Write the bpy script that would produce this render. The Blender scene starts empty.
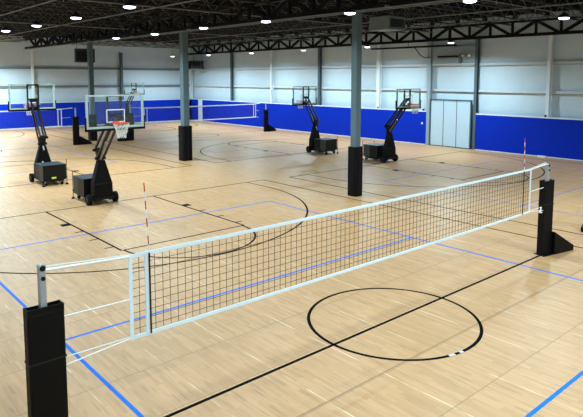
import bpy, math, random
from mathutils import Vector, Matrix
random.seed(7)
S = bpy.context.scene
C = S.collection
PI = math.pi

# ------------------------------------------------------------------ materials
def lin(c):
    r = []
    for v in c:
        v /= 255.0
        r.append(v / 12.92 if v <= .04045 else ((v + .055) / 1.055) ** 2.4)
    return (*r, 1.0)

MATS = {}
def mat(name, rgb, rough=.6, metal=0.0, var=.0, scale=6.0, bump=0.0, emit=0.0, spec=.5):
    if name in MATS: return MATS[name]
    m = bpy.data.materials.new(name); m.use_nodes = True
    nt = m.node_tree; b = nt.nodes['Principled BSDF']
    b.inputs['Roughness'].default_value = rough
    b.inputs['Metallic'].default_value = metal
    b.inputs['Specular IOR Level'].default_value = spec
    col = lin(rgb)
    b.inputs['Base Color'].default_value = col
    if var or bump:
        tc = nt.nodes.new('ShaderNodeTexCoord')
        n = nt.nodes.new('ShaderNodeTexNoise'); n.inputs['Scale'].default_value = scale
        n.inputs['Detail'].default_value = 4
        nt.links.new(tc.outputs['Object'], n.inputs['Vector'])
        if var:
            mx = nt.nodes.new('ShaderNodeMix'); mx.data_type = 'RGBA'
            mx.inputs['A'].default_value = tuple(max(0, v * (1 - var)) for v in col[:3]) + (1,)
            mx.inputs['B'].default_value = tuple(min(1, v * (1 + var)) for v in col[:3]) + (1,)
            nt.links.new(n.outputs['Fac'], mx.inputs['Factor'])
            nt.links.new(mx.outputs['Result'], b.inputs['Base Color'])
        if bump:
            bp = nt.nodes.new('ShaderNodeBump'); bp.inputs['Strength'].default_value = bump
            bp.inputs['Distance'].default_value = .05
            nt.links.new(n.outputs['Fac'], bp.inputs['Height'])
            nt.links.new(bp.outputs['Normal'], b.inputs['Normal'])
    if emit:
        b.inputs['Emission Color'].default_value = col
        b.inputs['Emission Strength'].default_value = emit
    MATS[name] = m
    return m

def glass_mat():
    m = bpy.data.materials.new('clear_board'); m.use_nodes = True
    nt = m.node_tree; nt.nodes.clear()
    o = nt.nodes.new('ShaderNodeOutputMaterial'); mx = nt.nodes.new('ShaderNodeMixShader')
    t = nt.nodes.new('ShaderNodeBsdfTransparent'); g = nt.nodes.new('ShaderNodeBsdfGlossy')
    t.inputs[0].default_value = (.95, .985, .97, 1); g.inputs['Roughness'].default_value = .05
    mx.inputs[0].default_value = .06
    nt.links.new(t.outputs[0], mx.inputs[1]); nt.links.new(g.outputs[0], mx.inputs[2])
    nt.links.new(mx.outputs[0], o.inputs[0])
    return m

def floor_mat():
    m = bpy.data.materials.new('maple_sports_floor'); m.use_nodes = True
    nt = m.node_tree; N = nt.nodes; L = nt.links; b = N['Principled BSDF']
    def math_(op, a, bb=None, c=None):
        n = N.new('ShaderNodeMath'); n.operation = op
        for i, v in enumerate((a, bb, c)):
            if v is None: continue
            if isinstance(v, (int, float)): n.inputs[i].default_value = v
            else: L.new(v, n.inputs[i])
        return n.outputs[0]
    tc = N.new('ShaderNodeTexCoord'); sp = N.new('ShaderNodeSeparateXYZ')
    L.new(tc.outputs['Object'], sp.inputs[0]); x, y = sp.outputs[0], sp.outputs[1]
    PW, RL = .0575, 1.14
    row = math_('FLOOR', math_('DIVIDE', math_('ADD', y, 2.2 + 40 * RL), RL))
    # boards run along y, staggered ends inside each sheet row
    bx = math_('FLOOR', math_('DIVIDE', math_('ADD', x, 60), PW))
    stag = N.new('ShaderNodeTexWhiteNoise'); stag.noise_dimensions = '1D'; L.new(bx, stag.inputs['W'])
    seg = math_('FLOOR', math_('ADD', math_('DIVIDE', y, .62), math_('MULTIPLY', stag.outputs['Value'], 9)))
    cb = N.new('ShaderNodeCombineXYZ'); L.new(bx, cb.inputs[0]); L.new(seg, cb.inputs[1]); L.new(row, cb.inputs[2])
    wn = N.new('ShaderNodeTexWhiteNoise'); wn.noise_dimensions = '3D'; L.new(cb.outputs[0], wn.inputs['Vector'])
    ramp = N.new('ShaderNodeValToRGB')
    e = ramp.color_ramp.elements
    e[0].position = 0; e[0].color = lin(FL0); e[1].position = 1; e[1].color = lin(FL2)
    k = e.new(.45); k.color = lin(FL1)
    L.new(wn.outputs['Value'], ramp.inputs[0])
    # grain streaks along y
    sc = N.new('ShaderNodeVectorMath'); sc.operation = 'MULTIPLY'; sc.inputs[1].default_value = (38, 1.9, 1)
    L.new(tc.outputs['Object'], sc.inputs[0])
    ns = N.new('ShaderNodeTexNoise'); ns.inputs['Scale'].default_value = 1; ns.inputs['Detail'].default_value = 3
    L.new(sc.outputs[0], ns.inputs['Vector'])
    st = N.new('ShaderNodeMapRange'); st.inputs['From Min'].default_value = .56; st.inputs['From Max'].default_value = .74
    st.inputs['To Min'].default_value = 0; st.inputs['To Max'].default_value = .85
    L.new(ns.outputs['Fac'], st.inputs['Value'])
    def mixc(fac, a, col):
        mx = N.new('ShaderNodeMix'); mx.data_type = 'RGBA'
        L.new(fac, mx.inputs['Factor']); L.new(a, mx.inputs['A']); mx.inputs['B'].default_value = lin(col)
        return mx.outputs['Result']
    c = mixc(st.outputs[0], ramp.outputs[0], (150, 118, 80))
    # pale strokes, every 1.1 m across
    fx = math_('ABSOLUTE', math_('SUBTRACT', math_('FRACT', math_('DIVIDE', math_('ADD', x, 54.8), 1.1)), .5))
    n2 = N.new('ShaderNodeTexNoise'); n2.inputs['Scale'].default_value = 1.6; L.new(tc.outputs['Object'], n2.inputs['Vector'])
    pale = math_('MULTIPLY', math_('LESS_THAN', fx, .008), math_('MINIMUM', math_('MULTIPLY', math_('MAXIMUM', math_('SUBTRACT', n2.outputs['Fac'], .44), 0), 7), 1))
    c = mixc(pale, c, (232, 205, 168))
    # sheet seams along x
    fy = math_('ABSOLUTE', math_('SUBTRACT', math_('FRACT', math_('ADD', math_('DIVIDE', math_('ADD', y, 2.2 + 40 * RL), RL), .5)), .5))
    c = mixc(math_('MULTIPLY', math_('LESS_THAN', fy, .006), .55), c, (105, 80, 52))
    # a wider, darker seam just in front of the centre line
    c = mixc(math_('MULTIPLY', math_('LESS_THAN', math_('ABSOLUTE', math_('ADD', y, 1.07)), .03), .3), c, (110, 84, 56))
    # broad blotches of wear
    n3 = N.new('ShaderNodeTexNoise'); n3.inputs['Scale'].default_value = .35; n3.inputs['Detail'].default_value = 3
    L.new(tc.outputs['Object'], n3.inputs['Vector'])
    bl = N.new('ShaderNodeMapRange'); bl.inputs['From Min'].default_value = .45; bl.inputs['From Max'].default_value = .75
    bl.inputs['To Max'].default_value = .22; L.new(n3.outputs['Fac'], bl.inputs['Value'])
    c = mixc(bl.outputs[0], c, (178, 144, 102))
    L.new(c, b.inputs['Base Color'])
    b.inputs['Roughness'].default_value = .42
    b.inputs['Specular IOR Level'].default_value = .4
    return m

FL0, FL1, FL2 = (190, 143, 96), (198, 150, 103), (205, 157, 110)
M_floor = floor_mat()
M_glass = glass_mat()
M_black_line = mat('black_line_paint', (8, 6, 5), .75, spec=.05)
M_blue_line = mat('blue_line_paint', (0, 108, 212), .6, spec=.2)
M_wall = mat('white_wall_insulation', (204, 221, 231), .55, var=.05, scale=1.3, bump=.25)
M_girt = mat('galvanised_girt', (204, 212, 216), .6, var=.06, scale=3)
M_girtb = mat('darker_galvanised_girt', (118, 126, 132), .6, var=.06, scale=3)  # darker girt tone, for the back wall
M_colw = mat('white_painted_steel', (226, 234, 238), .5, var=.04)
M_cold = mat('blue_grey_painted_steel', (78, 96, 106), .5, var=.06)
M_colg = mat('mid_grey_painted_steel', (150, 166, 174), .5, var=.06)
M_col = mat('grey_green_column_paint', (84, 104, 108), .5, var=.07, scale=3)
M_blue = mat('blue_pad_vinyl', (0, 44, 178), .55, var=.06, scale=2, bump=.04, spec=.12)
M_trimw = mat('white_trim', (225, 232, 236), .5)
M_black = mat('black_vinyl', (6, 6, 6), .55, var=.15, scale=4, bump=.1, spec=.15)
M_seam = mat('black_seam', (30, 30, 31), .5, spec=.2)
M_steelb = mat('black_painted_steel', (9, 9, 9), .45, var=.1, spec=.25)
M_rubber = mat('black_rubber', (14, 14, 15), .8, spec=.15)
M_dgrey = mat('dark_olive_panel', (50, 52, 46), .55, var=.1)
M_dtop = mat('dark_top_panel', (48, 56, 66), .4, var=.1)
M_hub = mat('grey_hub', (150, 152, 152), .4, metal=.4)
M_silver = mat('silver_post', (168, 172, 174), .38, metal=.35, var=.05)
M_tape = mat('pale_net_tape', (224, 241, 247), .6)
M_tapew = mat('white_net_tape', (238, 243, 246), .6)
M_cord = mat('dark_net_cord', (98, 79, 54), .8, spec=.2)
M_rope = mat('white_rope', (240, 238, 232), .7)
M_red = mat('red_antenna', (196, 52, 44), .5)
M_white = mat('white_plastic', (235, 235, 232), .5)
M_worn = mat('worn_line_patch', (205, 205, 205), .6)
M_frame = mat('pale_board_frame', (176, 193, 184), .45, metal=.1)
M_rim = mat('orange_rim', (226, 70, 38), .45)
M_deck = mat('dark_roof_deck', (17, 15, 13), .9, var=.25, scale=1.5, spec=.1)
M_joist = mat('dark_joist_primer', (40, 39, 37), .6, var=.2, scale=2, spec=.2)
M_jweb = mat('joist_web_primer', (92, 90, 86), .6, var=.2, scale=2, spec=.2)
M_girder = mat('dark_girder_primer', (13, 12, 11), .6, var=.2, scale=2, spec=.15)
M_bridge = mat('grey_bridging', (126, 130, 132), .6, var=.1, spec=.2)
M_house = mat('lamp_housing', (40, 42, 44), .5)
M_lens = mat('lit_lens', (238, 244, 255), .3, emit=6.0)
M_heater = mat('dark_heater_casing', (40, 44, 48), .5, var=.1)
M_heatg = mat('grey_heater_casing', (104, 112, 110), .5, var=.08)
M_louvre = mat('heater_louvre', (30, 34, 37), .45, metal=.3)
M_doorp = mat('door_panel', (188, 210, 224), .5, var=.04, scale=2)
M_doorf = mat('door_frame', (70, 88, 98), .5)
M_yel = mat('yellow_sticker', (214, 224, 60), .5)

# ------------------------------------------------------------------ geometry
class MB:
    def __init__(s): s.v = []; s.f = []; s.sm = []
    def add(s, vs, fs, smooth=False):
        o = len(s.v); s.v += [tuple(p) for p in vs]
        s.f += [tuple(i + o for i in f) for f in fs]; s.sm += [smooth] * len(fs)
        return s
    def hexa(s, p):   # 8 points: bottom ring 0-3, top ring 4-7
        return s.add(p, [(3, 2, 1, 0), (4, 5, 6, 7), (0, 1, 5, 4), (1, 2, 6, 5), (2, 3, 7, 6), (3, 0, 4, 7)])
    def box(s, x0, x1, y0, y1, z0, z1):
        return s.hexa([(x0, y0, z0), (x1, y0, z0), (x1, y1, z0), (x0, y1, z0), (x0, y0, z1), (x1, y0, z1), (x1, y1, z1), (x0, y1, z1)])
    def bar(s, p, q, w, h=None, up=(0, 0, 1)):
        h = h or w; p = Vector(p); q = Vector(q); d = (q - p).normalized(); u = Vector(up)
        if abs(d.dot(u)) > .98: u = Vector((0, 1, 0))
        r = d.cross(u).normalized(); u = r.cross(d).normalized()
        r *= w / 2; u *= h / 2
        return s.hexa([p - r - u, p + r - u, q + r - u, q - r - u, p - r + u, p + r + u, q + r + u, q - r + u])
    def cyl(s, p, q, r0, r1=None, n=16, cap=True):
        r1 = r0 if r1 is None else r1
        p = Vector(p); q = Vector(q); d = (q - p).normalized()
        u = Vector((0, 0, 1)) if abs(d.z) < .9 else Vector((1, 0, 0))
        a = d.cross(u).normalized(); b = d.cross(a).normalized()
        vs = []
        for c, r in ((p, r0), (q, r1)):
            for i in range(n):
                t = 2 * PI * i / n; vs.append(c + a * math.cos(t) * r + b * math.sin(t) * r)
        fs = [(i, i + n, (i + 1) % n + n, (i + 1) % n) for i in range(n)]
        s.add(vs, fs, True)
        if cap: s.add(vs, [tuple(range(n)), tuple(range(2 * n - 1, n - 1, -1))])
        return s
    def tube(s, pts, r, n=6):
        for a, b in zip(pts[:-1], pts[1:]): s.cyl(a, b, r, n=n)
        return s
    def lathe(s, prof, n=20, c=(0, 0, 0)):
        vs = []
        for r, z in prof:
            for i in range(n):
                t = 2 * PI * i / n; vs.append((c[0] + r * math.cos(t), c[1] + r * math.sin(t), c[2] + z))
        fs = []
        for k in range(len(prof) - 1):
            for i in range(n):
                j = (i + 1) % n; fs.append((k * n + i, k * n + j, (k + 1) * n + j, (k + 1) * n + i))
        return s.add(vs, fs, True)
    def rbox(s, x0, x1, y0, y1, z0, z1, b=.04, n=4):   # upright prism with rounded vertical edges, slightly rounded top
        pts = []
        for cx, cy, a0 in ((x1 - b, y1 - b, 0), (x0 + b, y1 - b, PI / 2), (x0 + b, y0 + b, PI), (x1 - b, y0 + b, 1.5 * PI)):
            for i in range(n + 1):
                t = a0 + PI / 2 * i / n; pts.append((cx + b * math.cos(t), cy + b * math.sin(t)))
        k = len(pts); mx, my = (x0 + x1) / 2, (y0 + y1) / 2; e = min(b * .5, .02)
        sh = 1 - e / max(x1 - x0, y1 - y0) * 2
        vs = [(x, y, z0) for x, y in pts] + [(x, y, z1 - e) for x, y in pts] + [(mx + (x - mx) * sh, my + (y - my) * sh, z1) for x, y in pts]
        for l in (0, k): s.add(vs, [(l + i, l + (i + 1) % k, l + k + (i + 1) % k, l + k + i) for i in range(k)], False)
        return s.add(vs, [tuple(range(k - 1, -1, -1)), tuple(range(2 * k, 3 * k))])
    def torus(s, c, R, r, n=28, m=8):
        vs = []; fs = []
        for i in range(n):
            t = 2 * PI * i / n
            for j in range(m):
                u = 2 * PI * j / m
                vs.append((c[0] + (R + r * math.cos(u)) * math.cos(t), c[1] + (R + r * math.cos(u)) * math.sin(t), c[2] + r * math.sin(u)))
        for i in range(n):
            for j in range(m):
                a, b = (i + 1) % n, (j + 1) % m
                fs.append((i * m + j, a * m + j, a * m + b, i * m + b))
        return s.add(vs, fs, True)
    def strip(s, pts, w, z0, z1, closed=False):   # flat painted line following pts
        n = len(pts); L = []; R = []
        for i in range(n):
            a = Vector(pts[(i - 1) % n] if (closed or i > 0) else pts[i]); b = Vector(pts[(i + 1) % n] if (closed or i < n - 1) else pts[i])
            d = (b - a).normalized(); nn = Vector((-d.y, d.x)) * w / 2; p = Vector(pts[i])
            L.append(p + nn); R.append(p - nn)
        for i in range(n if closed else n - 1):
            j = (i + 1) % n
            s.hexa([(R[i].x, R[i].y, z0), (R[j].x, R[j].y, z0), (L[j].x, L[j].y, z0), (L[i].x, L[i].y, z0),
                    (R[i].x, R[i].y, z1), (R[j].x, R[j].y, z1), (L[j].x, L[j].y, z1), (L[i].x, L[i].y, z1)])
        return s
    def mesh(s, name, m):
        me = bpy.data.meshes.new(name); me.from_pydata(s.v, [], s.f)
        me.materials.append(m)
        me.polygons.foreach_set('use_smooth', s.sm); me.update()
        return me
    def build(s, name, m, parent=None, label=None):
        o = bpy.data.objects.new(name, s.mesh(name, m)); C.objects.link(o)
        if parent: o.parent = parent
        if label: o['label'] = label
        return o

def tag(o, label, cat, group=None):
    o['label'] = label; o['category'] = cat
    if group: o['group'] = group
    return o
def thing(name, label, cat, loc=(0, 0, 0), rz=0, group=None):
    o = bpy.data.objects.new(name, None); C.objects.link(o); o.empty_display_size = .1
    o.location = loc; o.rotation_euler = (0, 0, rz)
    return tag(o, label, cat, group)
def struct(o): o['kind'] = 'structure'; return o
def dup(root, loc, rz=None, label=None, group=None):
    r = root.copy(); C.objects.link(r); r.location = loc
    if rz is not None: r.rotation_euler = (0, 0, rz)
    if label: r['label'] = label
    if group: r['group'] = group
    for ch in list(root.children):
        c = ch.copy(); C.objects.link(c); c.parent = r
        for g in list(ch.children):
            d = g.copy(); C.objects.link(d); d.parent = c
    return r

# ------------------------------------------------------------------ the hall
XR, YB, XL, YF = 22.72, 43.5, -9.0, -10.0     # inner faces of the walls
ZD = 7.55                                      # roof deck
floor = struct(MB().box(XL - .2, XR + .2, YF - .2, YB + .2, -.2, 0).build('floor', M_floor))
ceil = MB()
ceil.box(XL - .2, XR + .2, YF - .2, YB + .2, ZD + .06, ZD + .2)
y = YF
while y < YB:                                  # deck ribs
    ceil.box(XL, XR, y, y + .12, ZD, ZD + .06); y += .3
struct(ceil.build('ceiling', M_deck))

GZ = (3.36, 4.88)
def wall_profile(along0, along1, fixed, axis, out, name):
    """insulation face bulging between the girts; out = direction from the room into the wall"""
    zs = [0, 2.0]
    for a, b in ((2.0, GZ[0]), (GZ[0], GZ[1]), (GZ[1], 6.3), (6.3, ZD)):
        zs += [a + (b - a) * i / 8 for i in range(1, 9)]
    nA = max(2, int((along1 - along0) / .7)); vs = []; fs = []
    for i in range(nA + 1):
        t = along0 + (along1 - along0) * i / nA
        for z in zs:
            bulge = 0
            for a, b in ((2.0, GZ[0]), (GZ[0], GZ[1]), (GZ[1], 6.3)):
                if a <= z <= b: bulge = .055 * math.sin(PI * (z - a) / (b - a)) * (.75 + .25 * math.sin(t * 2.3 + a * 3))
            p = fixed - out * bulge
            vs.append((p, t, z) if axis == 'x' else (t, p, z))
    n = len(zs)
    for i in range(nA):
        for j in range(n - 1): fs.append((i * n + j, (i + 1) * n + j, (i + 1) * n + j + 1, i * n + j + 1))
    m = MB(); m.add(vs, fs, True)
    if axis == 'x': m.box(min(fixed + out * .02, fixed + out * .2), max(fixed + out * .02, fixed + out * .2), along0, along1, 0, ZD)
    else: m.box(along0, along1, min(fixed + out * .02, fixed + out * .2), max(fixed + out * .02, fixed + out * .2), 0, ZD)
    return struct(m.build(name, M_wall))
wall_profile(YF, YB, XR, 'x', 1, 'wall_right')
wall_profile(XL, XR, YB, 'y', 1, 'wall_back')
struct(MB().box(XL - .2, XL, YF, YB, 0, ZD).build('wall_left', M_wall))
struct(MB().box(XL, XR, YF - .2, YF, 0, ZD).build('wall_front', M_wall))

k = 1
for z in GZ:                                   # girts: C-channels along both seen walls
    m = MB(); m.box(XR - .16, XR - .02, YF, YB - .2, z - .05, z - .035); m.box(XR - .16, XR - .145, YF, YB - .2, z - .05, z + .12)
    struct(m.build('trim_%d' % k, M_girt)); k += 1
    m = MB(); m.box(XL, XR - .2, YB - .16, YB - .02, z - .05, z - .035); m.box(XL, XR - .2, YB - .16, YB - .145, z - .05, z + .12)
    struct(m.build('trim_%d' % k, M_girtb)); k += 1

# wall columns -------------------------------------------------------
def wall_column(x, y, w, m, label, axis, top=6.32):
    t = thing('wall_column', label, 'column', (x, y, 0))
    b = MB()
    if axis == 'x':
        b.box(-.10, -.085, -w / 2, w / 2, 0, top); b.box(-.085, .10, -.012, .012, 0, top); b.box(.10, .115, -w / 2, w / 2, 0, top)
    else:
        b.box(-w / 2, w / 2, -.10, -.085, 0, top); b.box(-.012, .012, -.085, .10, 0, top); b.box(-w / 2, w / 2, .10, .115, 0, top)
    b.build('column_shaft', m, t)
    p = MB()
    if axis == 'x': p.box(-.12, .115, -w / 2 - .04, w / 2 + .04, top, top + .03)
    else: p.box(-w / 2 - .04, w / 2 + .04, -.12, .115, top, top + .03)
    p.build('cap_plate', m, t)
    return t
wc = XR - .275
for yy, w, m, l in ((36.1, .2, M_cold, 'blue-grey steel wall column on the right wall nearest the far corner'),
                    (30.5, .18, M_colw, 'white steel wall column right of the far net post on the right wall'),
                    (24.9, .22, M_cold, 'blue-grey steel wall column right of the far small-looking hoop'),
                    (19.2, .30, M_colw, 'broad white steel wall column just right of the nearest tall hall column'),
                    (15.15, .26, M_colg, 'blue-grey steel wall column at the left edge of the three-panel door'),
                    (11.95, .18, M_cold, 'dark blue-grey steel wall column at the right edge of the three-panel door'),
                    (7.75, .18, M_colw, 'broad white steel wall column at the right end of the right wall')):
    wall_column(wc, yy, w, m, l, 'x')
for xx, w, m, l in ((7.75, .16, M_colw, 'white steel wall column on the back wall above the left hoop'),
                    (15.4, .22, M_cold, 'dark steel wall column on the back wall right of the hanging heater')):
    wall_column(xx, YB - .275, w, m, l, 'y')
wall_column(XR - .30, YB - .62, .3, M_colw, 'white corner column where the back and right walls meet', 'x')

# wall pads -----------------------------------------------------------
def pads(x0, x1, y0, y1, label, inward, top=2.04):
    t = thing('wall_padding', label, 'padding', ((x0 + x1) / 2, (y0 + y1) / 2, 0))
    cx, cy = (x0 + x1) / 2, (y0 + y1) / 2
    MB().box(x0 - cx, x1 - cx, y0 - cy, y1 - cy, .04, top).build('pad_face', M_blue, t)
    MB().box(x0 - cx - .012, x1 - cx + .012, y0 - cy - .012, y1 - cy + .012, top, top + .07).build('top_rail', M_trimw, t, 'white top rail')
    MB().box(x0 - cx, x1 - cx, y0 - cy, y1 - cy, 0, .04).build('base_strip', M_trimw, t, 'pale strip at the floor')
PX0, PX1 = XR - .40, XR - .33 - .05
pads(22.32, 22.40, 15.28, 40.78, 'long blue wall padding left of the three-panel door on the right wall', 1)
pads(22.32, 22.40, 41.55, 43.1, 'short blue wall padding between white panel and far corner', 1)
pads(22.32, 22.40, -9.9, 11.82, 'blue wall padding right of the three-panel door', 1)
pads(XL + .02, 22.3, 43.12, 43.2, 'blue wall padding along the whole back wall', 1)
t = thing('wall_panel', 'narrow white upright panel between blue pads near the far corner', 'panel', (22.36, 41.16, 0))
MB().box(-.03, .03, -.36, .36, 0, 2.1).build('panel_face', M_trimw, t)
MB().box(-.05, -.03, -.30, -.27, .9, 1.05).build('handle', M_silver, t)

# door ----------------------------------------------------------------
DX = 22.30
door = struct(MB().box(DX - .02, DX + .10, 12.12, 12.20, 0, 2.86).box(DX - .02, DX + .10, 14.92, 15.0, 0, 2.86).box(DX - .02, DX + .10, 12.2, 14.92, 2.78, 2.86)
              .box(DX, DX + .10, 12.2, 14.92, 0, .03).build('door_1', M_doorf))
for i in range(3):
    a = 12.2 + i * (2.72 / 3)
    d = MB().box(DX + .02, DX + .07, a + .02, a + 2.72 / 3 - .02, .05, 2.76).build('door_panel', M_doorp, door, 'pale blue-grey panel')
    MB().box(DX + .015, DX + .075, a - .02, a + .02, .03, 2.78).build('door_stile', M_doorf, door)
# header plates and pipes over the door
t = thing('door_header', 'blue-grey steel header plate high above the three-panel door', 'header', (22.46, 13.55, 0))
MB().box(-.03, .03, -1.49, 1.48, 4.98, 5.98).build('plate', M_colg, t)
MB().box(-.06, .08, -1.49, 1.48, 4.92, 4.99).build('lower_flange', M_girt, t)
t = thing('overhead_bar', 'short black bar on the header plate above the door', 'bar', (22.3, 13.75, 5.40))
MB().cyl((0, -.75, 0), (0, .75, 0), .06).build('bar', M_steelb, t)
MB().box(-.1, .115, -.86, -.74, -.4, .14).build('bracket', M_heatg, t)
t = thing('wall_lamp', 'small twin wall lamp on the header right of the black bar', 'lamp', (22.35, 12.55, 5.42))
MB().box(-.05, .08, -.12, .12, -.05, .1).build('lamp_base', M_heatg, t)
for s in (-.22, .22): MB().cyl((-.06, s * .8, .05), (-.16, s, .0), .05, .08).build('lamp_head', M_white, t)
t = thing('gas_pipe', 'black pipe running under the roof girder towards the door header', 'pipe', (21.75, 16.0, 6.02))
MB().cyl((0, -3.1, 0), (0, 3.3, 0), .06, n=10).build('main_pipe', M_steelb, t)
MB().tube([(0, -.15, 0), (.15, -.5, -.5), (.3, -.65, -.62), (.5, -.95, -.64)], .03).build('branch_pipe', M_steelb, t)
for p in (-2.6, 0.3, 2.9): MB().cyl((0, p, 0), (0, p, .3), .015, n=6).build('hanger', M_steelb, t)
# little boxes on the right wall
for yy, l in ((19.15, 'little black junction box on the pad rail under the broad white column'), (15.5, 'little black junction box on the pad rail left of the door'),
              (7.8, 'little black junction box on the pad rail at the right wall end')):
    t = thing('junction_box', l, 'box', (22.36, yy, 2.11))
    MB().box(-.04, .04, -.045, .045, 0, .11).build('casing', M_steelb, t); MB().box(-.045, -.04, -.035, .035, .015, .095).build('cover', M_seam, t)
t = thing('push_plate', 'small white plate on the blue padding left of the door', 'plate', (22.32, 15.55, 1.32))
MB().box(-.015, 0, -.05, .05, -.06, .06).build('plate', M_white, t); MB().box(-.022, -.015, -.02, .02, -.02, .02).build('button', M_silver, t)
t = thing('floor_box', 'small white box on the floor against the right blue padding', 'box', (22.1, 7.8, 0))
MB().box(-.07, .07, -.2, .2, 0, .07).build('box_body', M_white, t); MB().box(-.072, .072, -.205, .205, .07, .09).build('lid', M_trimw, t)

# ------------------------------------------------------------------ painted courts (part of the floor)
def arc(cx, cy, r, a0, a1, n=64): return [(cx + r * math.cos(a0 + (a1 - a0) * i / n), cy + r * math.sin(a0 + (a1 - a0) * i / n)) for i in range(n + 1)]
LW = .056
def half_court(m, cx, cy, s, sx, lane, tp, base=12.1, hy=10.9, lc=.0, ac=None):
    ac = lc if ac is None else ac
    f = lambda pts: [(cx + x, cy + s * yy) for x, yy in pts]
    z0, z1 = .0005, .0022
    l = cx + lc
    m.strip(f([(-sx, base), (sx, base)]), LW, z0, z1)
    for e in (-1, 1):
        m.strip(f([(e * sx, base), (e * sx, -.0)]), LW, z0, z1)
        m.strip(f([(lc + e * lane, base), (lc + e * lane, 6.79)]), LW, z0, z1)
        m.strip(f([(ac + e * tp, base), (ac + e * tp, hy)]), LW, z0, z1)
        m.strip(f([(lc + e * (lane + .02), 10.1), (lc + e * (lane + .26), 10.1)]), .28, z0, z1)
        for yy in (9.11, 8.14, 7.21): m.strip(f([(lc + e * (lane + .02), yy), (lc + e * (lane + .24), yy)]), LW, z0, z1)
    m.strip(f([(lc - lane, 6.79), (lc + lane, 6.79)]), LW, z0, z1)
    m.strip(f(arc(lc, 6.79, 1.76, PI, 2 * PI)), LW, z0, z1)
    m.strip(f(arc(ac, hy, tp, PI, 2 * PI, 96)), LW, z0, z1)
m = MB(); half_court(m, .03, 0, 1, 6.85, 1.82, 5.92, lc=.10)
m.strip(arc(.086, 0, 1.45, 0, 2 * PI, 96)[:-1], LW, .0005, .0022, True)
m.strip([(-6.82, 0), (6.88, 0)], LW, .0005, .0022)
m.strip([(-6.82, 0), (-6.82, -9.9)], LW, .0005, .0022); m.strip([(6.88, 0), (6.88, -9.9)], LW, .0005, .0022)
m.build('court_marking', M_black_line, floor, 'black basketball lines of the near court with centre circle')
m = MB(); half_court(m, 14.68, 0, 1, 6.56, 1.65, 5.85, base=11.9, hy=10.78, ac=.3)
m.strip([(8.12, 0), (21.24, 0)], LW, .0005, .0022); m.strip(arc(14.68, 0, 1.45, 0, 2 * PI, 96)[:-1], LW, .0005, .0022, True)
m.build('court_marking', M_black_line, floor, 'black basketball lines of the near right court')
for a0, a1 in ((-1.86, -1.78), (-1.71, -1.66)):
    MB().strip([(.086 + 1.45 * math.cos(t), 1.45 * math.sin(t)) for t in (a0, (a0 + a1) / 2, a1)], .05, .0022, .003).build('worn_patch', M_worn, floor, 'pale worn patch on the centre circle')
for cx, l in ((.1, 'far left'), (14.7, 'far right')):
    m = MB()
    for s in (-1, 1): half_court(m, cx, 29.4, s, 6.6, 1.75, 5.7)
    m.strip(arc(cx, 29.4, 1.45, 0, 2 * PI, 96)[:-1], LW, .0005, .0022, True); m.strip([(cx - 6.6, 29.4), (cx + 6.6, 29.4)], LW, .0005, .0022)
    m.build('court_marking', M_black_line, floor, 'black basketball lines of the %s court' % l)
def volley(cx, cy, hw, at, e0, e1, label):
    m = MB(); W = .056 if cx == 0 and cy == 0 else .04; z0, z1 = .0004, .0016
    for e in (-1, 1): m.strip([(cx + e * hw, cy + e0), (cx + e * hw, cy + e1)], W, z0, z1); m.strip([(cx - hw, cy + e * at), (cx + hw, cy + e * at)], W, z0, z1)
    m.strip([(cx - hw, cy + e1), (cx + hw, cy + e1)], W, z0, z1)
    m.strip([(cx - hw, cy + e0), (cx + hw, cy + e0)], W, z0, z1)
    m.build('court_marking', M_blue_line, floor, label)
volley(0, 0, 4.5, 2.91, -8.78, 8.78, 'blue volleyball lines of the near court')
volley(14.7, 0, 4.35, 2.9, -8.7, 8.7, 'blue volleyball lines of the near right court')
volley(0, 29.3, 4.5, 2.95, -8.8, 8.8, 'blue volleyball lines of the far left court')
volley(14.7, 29.3, 4.5, 2.95, -8.8, 8.8, 'blue volleyball lines of the far right court')

# ------------------------------------------------------------------ padded steel columns
def hall_column(x, y, label, pw=.43, sw=.26):
    t = thing('steel_column', label, 'column', (x, y, 0))
    h = sw / 2
    MB().rbox(-h, h, -h, h, 0, 6.38, b=.02, n=2).build('column_shaft', M_col, t)
    MB().box(-.2, .2, -.2, .2, 6.38, 6.41).build('cap_plate', M_col, t)
    p = pw / 2
    pd = MB().rbox(-p, p, -p, p, .01, 1.74, b=.11, n=5).build('column_pad', M_black, t, 'black wrap-around pad')
    m = MB(); m.box(-.012, .012, -p - .006, -p + .01, .03, 1.72); m.build('pad_seam', M_seam, pd)
    return t
hall_column(7.393, 7.556, 'nearest grey steel column with black pad, in front of the net centre')
hall_column(7.427, 19.041, 'second grey steel column with black pad, left of the net', pw=.55, sw=.32)
hall_column(7.578, 30.987, 'furthest grey steel column with hanging heater, behind the clear backboard', pw=.5, sw=.30)

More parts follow.
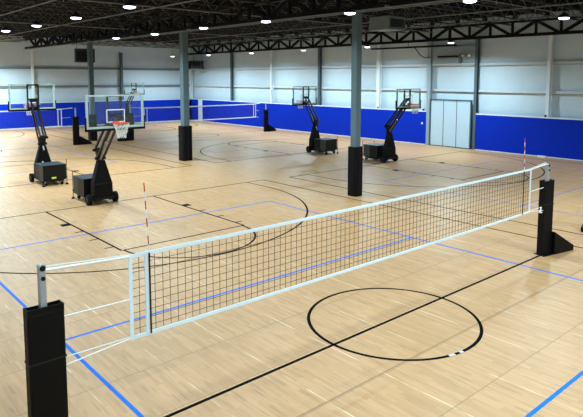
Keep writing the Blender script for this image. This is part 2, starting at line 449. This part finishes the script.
# ------------------------------------------------------------------ volleyball posts
def post(x, y, out, label, zt=2.18, pt=1.80, turn=0.0):
    t = thing('volleyball_post', label, 'post', (x, y, 0), (0 if out > 0 else PI) + turn)
    # local: net lies towards -x, the weighted foot towards +x
    po = MB().rbox(-.035, .035, -.042, .042, .02, zt, b=.015, n=2)
    po.cyl((0, -.042, zt), (0, .042, zt), .035, n=20).build('pole', M_silver, t, 'silver pole')
    MB().cyl((0, -.046, zt - .005), (0, .046, zt - .005), .03, n=20).build('pulley', M_steelb, t, 'black pulley at the top')
    for s in (-1, 1): MB().cyl((0, s * .042, zt - .11), (0, s * .056, zt - .11), .022, n=14).build('bolt', M_steelb, t, 'black bolt head')
    x0, x1, yh = (-.195 if turn == 0 else -.18), .18, .075
    pd = MB().rbox(x0, x1, -yh, yh, .012, pt - .05, b=.02, n=2)
    pd.box(x0 + .004, x1 - .004, -yh + .004, -yh + .016, pt - .07, pt).box(x0 + .004, x1 - .004, yh - .016, yh - .004, pt - .07, pt + .012)
    pd.box(x0 + .004, x0 + .016, -yh + .01, yh - .01, pt - .07, pt + .004).box(x1 - .016, x1 - .004, -yh + .01, yh - .01, pt - .07, pt + .01)
    pd = pd.build('post_pad', M_black, t, 'black post pad')
    sp = MB()
    for z in (1.2,): sp.box(x0 - .003, x1 + .003, -yh - .003, yh + .003, z, z + .018)
    sp.build('pad_strap', M_seam, pd)
    f = MB(); f.add([(x1 + .002, -.15, .012), (.9, -.15, .012), (.9, .15, .012), (x1 + .002, .15, .012), (x1 + .002, -.15, .54), (.9, -.15, .13), (.9, .15, .13), (x1 + .002, .15, .54)],
                    [(3, 2, 1, 0), (4, 5, 6, 7), (0, 1, 5, 4), (1, 2, 6, 5), (2, 3, 7, 6), (3, 0, 4, 7)])
    f.build('foot_pad', M_black, t, 'black sloped foot pad')
    MB().box(-.18, .88, -.14, .14, 0, .012).build('base_plate', M_steelb, t)
    return t
post(-5.66, 0, -1, 'black padded volleyball post at the near left end of the long net', 2.19, 1.775)
post(5.67, -.01, 1, 'black padded volleyball post at the right end of the long net', 2.12, 1.76, -.2)
post(9.28, .1, -1, 'black padded post whose foot shows at the right picture edge')
post(5.838, 29.278, 1, 'black padded far post left of the clear backboard', 2.25, 1.74)
post(9.544, 29.491, -1, 'black padded far post seen under the near hoop rim', 2.35, 1.8)
post(20.3, 28.6, 1, 'black padded far post in front of the right blue wall', 2.1, 1.68)

# ------------------------------------------------------------------ nets
def net(x0, x1, y, zb, zt, label, cells, cord, tapem, xl, xr, xtl, xtr, zr=(1.6, 1.6), tw=.06, sleeves=(1, 1), sw=.021):
    t = thing('volleyball_net', label, 'net', ((x0 + x1) / 2, y, 0)); cx = (x0 + x1) / 2
    a, b = x0 - cx, x1 - cx
    sag = lambda x: -.012 * (1 - (2 * x / (b - a)) ** 2)
    nx = cells; g = MB()
    for i in range(1, nx):
        x = a + (b - a) * i / nx
        w = .006 * math.sin(i * 2.1); g.bar((x, 0, zb + .03 + sag(x)), (x + w, 0, zt - .03 + sag(x)), cord, cord)
    for j in range(1, 10):
        z = zb + (zt - zb) * j / 10
        for i in range(24):
            u, v = a + (b - a) * i / 24, a + (b - a) * (i + 1) / 24
            g.bar((u, 0, z + sag(u)), (v, 0, z + sag(v)), cord, cord)
    g.build('mesh', M_cord, t, 'dark square netting')
    for z, nm in ((zt, 'top_tape'), (zb, 'bottom_tape')):
        m = MB()
        for i in range(24):
            u, v = a + (b - a) * i / 24, a + (b - a) * (i + 1) / 24
            su, sv = sag(u), sag(v); h = tw / 2
            m.hexa([(u, -.008, z - h + su), (v, -.008, z - h + sv), (v, .008, z - h + sv), (u, .008, z - h + su),
                    (u, -.008, z + h + su), (v, -.008, z + h + sv), (v, .008, z + h + sv), (u, .008, z + h + su)])
        m.build(nm, tapem, t, 'pale tape')
    for x in (a, b): MB().box(x - sw, x + sw, -.007, .007, zb - tw / 2, zt + tw / 2).build('side_tape', tapem, t)
    for x, s, q in ((a, 1, sleeves[0]), (b, -1, sleeves[1])):
        if q: MB().box(x + s * .2 - sw, x + s * .2 + sw, -.0095, .0095, zb, zt).build('antenna_sleeve', tapem, t)
    for xp, xt, xe, s in ((xl, xtl, a, -1), (xr, xtr, b, 1)):
        xp -= cx; xt -= cx; m = MB()
        m.tube([(xe, 0, zt), (xt, 0, zt + .05)], .015); m.tube([(xe, 0, zt + .02), (xt, .02, zt + .085)], .006)
        m.build('top_cord', M_rope, t)
        m = MB(); m.tube([(xe, 0, zb + (zt - zb) * .48), (xp - s * -.0, -.02, zb + (zt - zb) * .5)], .008); m.build('middle_cord', M_rope, t)
        m = MB(); m.tube([(xe, 0, zb), (xp, -.03, zb - .05)], .008); m.tube([(xe, 0, zb + .02), (xp, .03, zb + .01)], .006); m.build('bottom_cord', M_rope, t)
    return t
n0 = net(-4.69, 4.87, 0, 1.135, 2.10, 'long volleyball net with pale tapes across the near court', 94, .005, M_tape, -5.462, 5.485, -5.62, 5.635, tw=.04, sleeves=(1, 0))
m = MB()
m.cyl((5.26, -.03, 1.08), (5.30, -.03, 1.18), .016, n=8); m.torus((5.27, -.03, 1.06), .035, .012, 16, 6)
m.build('cord_knot', M_rope, n0, 'white knotted cord end')
net(.2, 4.97, 29.25, 1.2, 2.23, 'far volleyball net behind the left hoops on the back left court', 48, .0055, M_tapew, -1, 5.5, -1, 5.66, tw=.075)
net(10.42, 19.8, 29.25, 1.12, 2.12, 'far volleyball net crossing behind the second steel column', 92, .0055, M_tapew, 9.65, 20.08, 9.5, 20.24, tw=.075)

def antenna(x, y, z0, zn, z1, label, lean=0):
    t = thing('net_antenna', label, 'antenna', (x, y, 0))
    MB().cyl((.015, -.016, z0), (.012, -.016, zn), .011, n=8).build('lower_rod', M_steelb, t, 'black lower rod')
    n = 8; h = (z1 - zn) / n
    for i in range(n):
        MB().cyl((.012 + lean * i / n, -.016, zn + i * h), (.012 + lean * (i + 1) / n, -.016, zn + (i + 1) * h), .007, n=8).build('band', (M_white, M_red)[i % 2], t, ('white band', 'red band')[i % 2])
antenna(-4.47, 0, 1.13, 2.1, 2.93, 'red and white net antenna at the left end of the long net', -.045)
antenna(4.52, 0, 1.13, 2.1, 2.83, 'red and white net antenna at the right end of the long net', -.03)

# ------------------------------------------------------------------ portable hoops
def hoop(loc, rz, ext, label, zb0=2.62, zb1=3.66, dx=0.0, sticker=False):
    t = thing('basketball_hoop', label, 'basketball hoop', loc, rz)
    yb = -ext; W = .90; dz = zb0 - 2.62
    ch = MB().box(-.36, .36, -.18, 1.28, .15, .23).box(-.3, -.22, -.1, 1.2, .1, .15).box(.22, .3, -.1, 1.2, .1, .15).build('chassis', M_steelb, t)
    # weight box at the rear
    bb = MB().box(-.43, .43, .42, 1.32, .2, .78).build('ballast_box', M_steelb, t)
    for s in (-1, 1): MB().box(min(s * .43, s * .437), max(s * .43, s * .437), .9, 1.32, .21, .775).build('side_panel', M_dgrey, bb, 'olive grey side panel')
    MB().box(-.435, .435, .41, 1.33, .78, .80).build('box_lid', M_dtop, bb)
    if sticker: MB().box(-.05, .12, 1.32, 1.325, .26, .33).build('sticker', M_yel, bb, 'yellow sticker')
    for s in (-1, 1):
        j = MB().cyl((s * .44, 1.36, .06), (s * .44, 1.36, .93), .012, n=8).build('jack_rod', M_steelb, t)
        MB().cyl((s * .44, 1.36, .93), (s * .44, 1.36, .98), .022, .025, n=10).build('jack_knob', M_white if s > 0 else M_red, j)
        MB().cyl((s * .44, 1.36, .0), (s * .44, 1.36, .06), .07, .03, n=12).build('jack_foot', M_rubber, j)
        MB().bar((s * .44, 1.36, .3), (s * .42, 1.30, .3), .05).build('jack_bracket', M_steelb, j)
        wh = MB().cyl((s * .40, 0, .175), (s * .50, 0, .175), .175, n=24).build('wheel', M_rubber, t)
        MB().cyl((s * .50, 0, .175), (s * .508, 0, .175), .08, n=16).build('hub', M_steelb, wh)
        ca = MB().cyl((s * .30 - .03, 1.22, .08), (s * .30 + .03, 1.22, .08), .08, n=18).build('caster', M_rubber, t)
        MB().box(s * .30 - .045, s * .30 + .045, 1.17, 1.27, .1, .17).build('caster_fork', M_hub, ca)
    MB().cyl((-.42, 0, .175), (.42, 0, .175), .03, n=10).build('axle', M_steelb, t)
    # mast shroud: upright lower body, tapering above
    sh = MB(); sh.hexa([(-.32, -.15, .2), (.32, -.15, .2), (.32, .15, .2), (-.32, .15, .2), (-.31, -.14, .68), (.31, -.14, .68), (.31, .14, .68), (-.31, .14, .68)])
    sh.hexa([(-.31, -.14, .68), (.31, -.14, .68), (.31, .14, .68), (-.31, .14, .68), (-.11, -.07, 1.44), (.11, -.07, 1.44), (.11, .11, 1.44), (-.11, .11, 1.44)])
    sh = sh.build('mast_shroud', M_black, t)
    MB().box(-.315, .315, -.146, -.138, .665, .69).build('shroud_seam', M_seam, sh)
    MB().hexa([(-.08, -.04, 1.40), (.08, -.04, 1.40), (.08, .12, 1.40), (-.08, .12, 1.40), (-.1, .02, 1.84), (.1, .02, 1.84), (.1, .24, 1.84), (-.1, .24, 1.84)]).build('mast_head', M_steelb, t)
    # parallelogram arms
    p1 = (.12, .04, 1.50); p2 = (.12, .2, 1.76); q1 = (dx + .12, yb + .16, zb0 + .05); q2 = (dx + .12, yb + .16, zb0 + .34)
    for s in (-1, 1):
        f = lambda p, o=0: (o + s * abs(.11), p[1], p[2])
        MB().bar(f(p1), f(q1, dx), .05, .07).build('lower_arm', M_steelb, t)
        MB().bar(f(p2), f(q2, dx), .05, .07).build('upper_arm', M_steelb, t)
    MB().cyl((0, .2, 1.25), (dx * .4, p1[1] * .55 + yb * .40, 2.08 + dz * .4), .035, n=10).build('lift_spring', M_hub, t, 'grey lift cylinder')
    MB().cyl((-.17, .04, 1.50), (.17, .04, 1.50), .05, n=10).build('pivot', M_steelb, t)
    MB().cyl((-.17, .2, 1.76), (.17, .2, 1.76), .05, n=10).build('pivot', M_steelb, t)
    # board mount behind the glass
    mo = MB()
    for s in (-1, 1): mo.box(dx + s * .21 - .022, dx + s * .21 + .022, yb + .05, yb + .12, zb0 + .0, zb1 - .02)
    for z in (zb0 + .03, zb0 + .38, zb1 - .06): mo.box(dx - .21, dx + .21, yb + .05, yb + .12, z, z + .06)
    mo.box(dx - .15, dx + .15, yb + .1, yb + .19, zb0 + .0, zb0 + .1); mo.box(dx - .15, dx + .15, yb + .1, yb + .19, zb0 + .3, zb0 + .38)
    mo.build('board_mount', M_steelb, t)
    # backboard
    bd = MB().box(dx - W + .04, dx + W - .04, yb - .008, yb + .008, zb0 + .04, zb1 - .04).build('backboard', M_glass, t, 'clear glass pane')
    fr = MB(); w = .06
    fr.box(dx - W, dx + W, yb - .025, yb + .025, zb1 - w * .7, zb1); fr.box(dx - W, dx + W, yb - .025, yb + .025, zb0, zb0 + w)
    for s in (-1, 1): fr.box(min(dx + s * W, dx + s * (W - w)), max(dx + s * W, dx + s * (W - w)), yb - .025, yb + .025, zb0 + w, zb1 - w)
    fr.build('board_frame', M_frame, bd, 'pale metal frame')
    tg = MB(); tw, t0, t1, l = .275, zb0 + .17, zb0 + .56, .03
    tg.box(dx - tw, dx + tw, yb - .0125, yb - .0085, t1 - l, t1); tg.box(dx - tw, dx + tw, yb - .0125, yb - .0085, t0, t0 + l)
    for s in (-1, 1): tg.box(dx + s * tw - l / 2, dx + s * tw + l / 2, yb - .0125, yb - .0085, t0, t1)
    tg.build('target_square', M_white, bd, 'white target square')
    pd = MB(); pd.box(dx - W - .03, dx + W + .03, yb - .035, yb + .035, zb0 - .07, zb0 + .0)
    for s in (-1, 1): pd.box(min(dx + s * W, dx + s * (W + .035)), max(dx + s * W, dx + s * (W + .035)), yb - .035, yb + .035, zb0 - .07, zb0 + .34)
    pd.build('edge_padding', M_rubber, bd, 'black edge padding')
    zr = zb0 + .16; R = .228; yr = yb - .38
    rm = MB().torus((dx, yr, zr), R, .016)
    rm.box(dx - .09, dx + .09, yb - .16, yb - .012, zr - .012, zr + .012); rm.box(dx - .1, dx + .1, yb - .03, yb - .012, zr - .12, zr + .05)
    rm.bar((dx - .08, yb - .03, zr - .1), (dx - .15, yr + .15, zr - .01), .02); rm.bar((dx + .08, yb - .03, zr - .1), (dx + .15, yr + .15, zr - .01), .02)
    rm = rm.build('rim', M_rim, t, 'orange rim')
    nt = MB(); n = 12; rad = (.225, .19, .155, .13, .125); zz = (0, -.11, -.22, -.33, -.43)
    for i in range(n):
        for s in (-1, 1):
            pts = []
            for q in range(5):
                a = 2 * PI * (i + s * q * .5) / n; pts.append((dx + rad[q] * math.cos(a), yr + rad[q] * math.sin(a), zr + zz[q]))
            nt.tube(pts, .006, 5)
    nt.build('rim_net', M_rope, rm, 'white cord net')
    return t
hoop((0.132, 12.162, 0), 0, 1.80, 'near portable basketball hoop facing the camera, with orange rim and clear backboard', 2.63, 3.62, -.26)
hoop((0.088, 17.738, 0), PI, .95, 'portable basketball hoop at the left picture side seen from behind', 2.84, 3.86, 0, True)
hoop((14.685, 17.258, 0), PI, .72, 'small portable basketball hoop seen from behind, left of the nearest column', 2.66, 3.66, .1)
hoop((14.749, 11.987, 0), 0, 1.27, 'portable basketball hoop right of the nearest column, facing left of the door', 2.75, 3.63, -.22)
hoop((15.0, 41.3, 0), 0, 1.35, 'tiny far basketball hoop at the back wall above the near clear backboard', 2.75, 3.72)

# ------------------------------------------------------------------ heaters
def heater(loc, rz, w, h, d, casing, label, hang, louvres=True):
    t = thing('unit_heater', label, 'heater', loc, rz)
    MB().box(-w / 2, w / 2, -d / 2, d / 2, 0, h).build('casing', casing, t)
    n = 6 if louvres else 0
    for i in range(n):
        z = .1 + (h - .2) * i / n
        MB().add([(-w / 2 + .08, -d / 2 - .03, z), (w / 2 - .08, -d / 2 - .03, z), (w / 2 - .08, -d / 2 - .004, z + (h - .2) / n * .8), (-w / 2 + .08, -d / 2 - .004, z + (h - .2) / n * .8),
                  (-w / 2 + .08, -d / 2 - .02, z), (w / 2 - .08, -d / 2 - .02, z), (w / 2 - .08, -d / 2 + .001, z + (h - .2) / n * .8), (-w / 2 + .08, -d / 2 + .001, z + (h - .2) / n * .8)],
                 [(0, 1, 2, 3), (7, 6, 5, 4), (0, 4, 5, 1), (1, 5, 6, 2), (2, 6, 7, 3), (3, 7, 4, 0)]).build('louvre', M_louvre, t)
    MB().box(-w / 2 - .01, w / 2 + .01, -d / 2 - .01, d / 2 + .01, h, h + .03).build('top_edge', M_louvre, t)
    for sx in (-1, 1):
        MB().cyl((sx * w * .4, 0, h), (sx * w * .4, 0, h + hang), .014, n=6).build('hanging_rod', M_steelb, t)
    MB().cyl((w * .2, d / 2, h * .6), (w * .2, d / 2 + .12, h * .6), .1, n=12).build('flue', M_louvre, t)
    return t
heater((7.419, 31.498, 5.12), -.25, 1.2, .86, .55, M_heater, 'dark louvred unit heater hanging by the furthest steel column', 1.0)
heater((21.6, 42.2, 4.95), -.6, .95, .75, .7, M_heater, 'left dark unit heater of the pair in the far corner', 1.3)
heater((21.75, 40.6, 4.95), -.9, .95, .75, .7, M_heater, 'right dark unit heater of the pair in the far corner', 1.3)
heater((12.3, 10.25, 6.18), 0, 1.1, .56, 1.08, M_heatg, 'large grey box heater under the roof right of the nearest column', .5)

# ------------------------------------------------------------------ roof steel
def girder(x, y0, y1, zb, zt, pitch, label):
    t = thing('roof_girder', label, 'girder', (x, y0, 0)); L = y1 - y0
    MB().box(-.12, .12, 0, L, zb, zb + .15).build('bottom_chord', M_girder, t)
    MB().box(-.10, .10, 0, L, zt - .10, zt).build('top_chord', M_girder, t)
    n = int(L / pitch); w = MB()
    for i in range(n):
        a = i * pitch; b = a + pitch; c = (a + b) / 2
        w.bar((0, a, zt - .06), (0, c, zb + .06), .14, .14, (1, 0, 0)); w.bar((0, c, zb + .06), (0, b, zt - .06), .14, .14, (1, 0, 0))
        w.bar((0, c, zb + .06), (0, c, zt - .06), .11); w.bar((0, a, zb + .06), (0, a, zt - .06), .11)
    w.build('web', M_girder, t)
    return t
girder(22.12, -2, 43.2, 6.33, 7.18, 2.6, 'dark triangulated roof girder running along the right wall')
girder(7.35, -2, 43.2, 6.42, 7.22, 2.6, 'dark triangulated roof girder over the row of steel columns')
jt = None
def joist(x0, x1, y, label, group):
    t = thing('roof_joist', label, 'joist', (x0, y, 0), 0, group); L = x1 - x0; zb, zt = 6.92, 7.5
    MB().box(0.5, L - .5, -.045, .045, zb, zb + .05).build('bottom_chord', M_joist, t)
    MB().box(0, L, -.05, .05, zt - .05, zt).box(0, .3, -.05, .05, 7.22, zt - .05).box(L - .3, L, -.05, .05, 7.22, zt - .05).build('top_chord', M_joist, t)
    n = 24; w = MB()
    for i in range(n):
        a = .3 + (L - .6) * i / n; b = .3 + (L - .6) * (i + 1) / n
        w.bar((a, 0, zt - .03 if i % 2 == 0 else zb + .03), (b, 0, zb + .03 if i % 2 == 0 else zt - .03), .03)
    w.build('web', M_jweb, t)
    return t
for x0, x1, l, g in ((7.36, 22.3, 'dark open-web roof joist between the column girder and the right wall', 'roof joists over the right courts'),
                     (-8.9, 7.34, 'dark open-web roof joist left of the column girder', 'roof joists over the left courts')):
    first = None
    for i in range(26):
        yy = -.9 + i * 1.75
        if first is None: first = joist(x0, x1, yy, l, g)
        else: dup(first, (x0, yy, 0))
for i, (x, l) in enumerate(((-4.6, 'thin grey bridging bar under the joists at the far left of the roof'), (.0, 'thin grey bridging bar under the joists above the left hoops'),
                            (3.8, 'thin grey bridging bar under the joists just left of the column girder'), (11.0, 'thin grey bridging bar under the joists just right of the column girder'),
                            (14.8, 'thin grey bridging bar midway between the column girder and right wall'), (18.6, 'thin grey bridging bar under the joists near the right wall'))):
    o = MB().box(-.02, .02, -2, 43.2, 6.878, 6.919).build('bridging_bar', M_bridge); o.location.x = x; tag(o, l, 'bar')
t = thing('girder_roundbar', 'pale conduit running along the girder over the steel columns', 'pipe', (7.05, 0, 6.36))
MB().cyl((0, -2, 0), (0, 43, 0), .02, n=8).build('roundbar', M_bridge, t)  # thin pale bar drawing the pale line along the girder
for p in range(0, 43, 6): MB().box(-.03, .22, p, p + .04, .02, .08).build('clip', M_bridge, t)
for i, (yy, l) in enumerate(((5.0, 'pale sprinkler pipe crossing the roof in front of the nearest column'), (14.6, 'pale sprinkler pipe crossing the roof beyond the nearest column'), (25, 'pale sprinkler pipe crossing the roof beyond the second column'))):
    t = thing('sprinkler_pipe', l, 'pipe', (0, yy, 6.858))
    MB().cyl((-8.8, 0, 0), (22.0, 0, 0), .02, n=8).build('main_pipe', M_bridge, t)
    for q in range(-6, 22, 3): MB().cyl((q, 0, -.1), (q, 0, 0), .015, .012, n=6).build('sprinkler_head', M_silver, t)

# ------------------------------------------------------------------ high bay lamps
LAMPW = 175.0
lamp0 = None
lens_mesh = None
ld = bpy.data.lights.new('high_bay', 'AREA'); ld.shape = 'DISK'; ld.size = .30; ld.energy = LAMPW; ld.color = (.66, .89, 1.0)
ld.spread = PI * .90
LD = {}
def light_data(k):
    if k not in LD:
        d = ld.copy(); d.energy = LAMPW * k; LD[k] = d
    return LD[k]
def lamp(x, y, label, group=None, z=6.0, k=1.0):
    global lamp0
    if lamp0 is None:
        t = thing('high_bay_lamp', label, 'lamp', (x, y, z))
        MB().lathe([(.0, .17), (.05, .17), (.06, .12), (.12, .10), (.17, .03), (.175, .0), (.16, 0.0), (.16, .01)], 24).build('housing', M_house, t, 'dark housing')
        MB().lathe([(.16, .004), (.16, -.012), (.13, -.038), (.07, -.05), (.0, -.052)], 24).build('lens', M_lens, t, 'lit white lens')
        MB().cyl((0, 0, .17), (0, 0, .88), .008, n=6).build('hanging_rod', M_steelb, t)
        lamp0 = t
    else:
        t = dup(lamp0, (x, y, z), None, label)
    if group: t['group'] = group
    lo = bpy.data.objects.new('lamp_light', light_data(k)); C.objects.link(lo); lo.location = (x, y, z - .06)
ORD = ['first', 'second', 'third', 'fourth', 'fifth', 'sixth', 'seventh']
for r, pts, nm in ((0, [(18.2, 39.0), (18.92, 34.4), (19.19, 28.94), (19.1, 23.03), (19.21, 17.43), (19.17, 11.56)], 'along the right wall'),
                   (1, [(4.47, 20.21), (4.62, 16.71), (4.52, 12.71), (4.67, 9.15), (4.94, 5.61), (5.15, 1.84)], 'left of the column girder'),
                   (2, [(-.66, 19.22), (-.5, 15.96), (-.48, 12.26), (-.49, 8.5)], 'over the left hoops')):
    for i, (x, y) in enumerate(pts):
        lamp(x, y, '%s lit high bay lamp from the left in the row %s' % (ORD[i], nm), k=2.35 if r == 0 else (1.6 if y > 16 else (1.0 if y > 14 else .78)))
lamp(10.87, 2.06, 'single lit high bay lamp at the far right above the broad white column', k=1.9)
for x, y, k in ((19.2, .3, 1.6), (19.2, -5.4, 1.3), (10.9, -3.6, 1.2), (4.9, -3.0, 1.1), (4.9, -7.2, 1.5), (-.5, 3.9, .75), (-.5, -.5, .85), (-.5, -5, 1.6), (-5.6, 20.5, 1), (-5.6, 15.5, 1), (-5.6, 10.5, .9), (-5.6, 5.5, .7), (-5.6, .5, .6), (-5.6, -4.5, 1.5),
                (-.5, 24, 1.6), (-.5, 28.5, 1.9), (-.5, 33, 2.6), (1.6, 36.5, 4.2), (3.7, 39.8, 5.0), (-5.6, 29, 1.6), (-5.6, 37, 1.6)):  # unseen lamps, added for light; the far-left ones brighten the back wall
    lamp(x, y, 'lit high bay lamp added unseen outside the picture', 'high bay lamps added outside the picture', k=k)

# ------------------------------------------------------------------ camera, world, colour
cd = bpy.data.cameras.new('camera'); cam = bpy.data.objects.new('camera', cd); C.objects.link(cam)
yaw, pit, rol = .7217, -.1013, .0013
fwd = Vector((math.sin(yaw) * math.cos(pit), math.cos(yaw) * math.cos(pit), math.sin(pit)))
right = Vector((math.cos(yaw), -math.sin(yaw), 0)); up = right.cross(fwd)
r2 = right * math.cos(rol) + up * math.sin(rol); u2 = up * math.cos(rol) - right * math.sin(rol)
M = Matrix((r2, u2, -fwd)).transposed().to_4x4(); M.translation = Vector((-7.522, -5.998, 4.1235))
cam.matrix_world = M
cd.sensor_width = 36; cd.lens = 575.31 / 583 * 36; cd.shift_y = -72.0 / 583; cd.clip_end = 200
S.camera = cam
w = bpy.data.worlds.new('world'); S.world = w; w.use_nodes = True
w.node_tree.nodes['Background'].inputs[0].default_value = (.8, .9, 1, 1); w.node_tree.nodes['Background'].inputs[1].default_value = .05
S.view_settings.view_transform = 'Standard'; S.view_settings.look = 'None'
S.view_settings.gamma = 1; S.view_settings.use_curve_mapping = False
S.view_settings.exposure = 0.0
S.cycles.use_denoising = True
S.cycles.max_bounces = 8; S.cycles.diffuse_bounces = 4
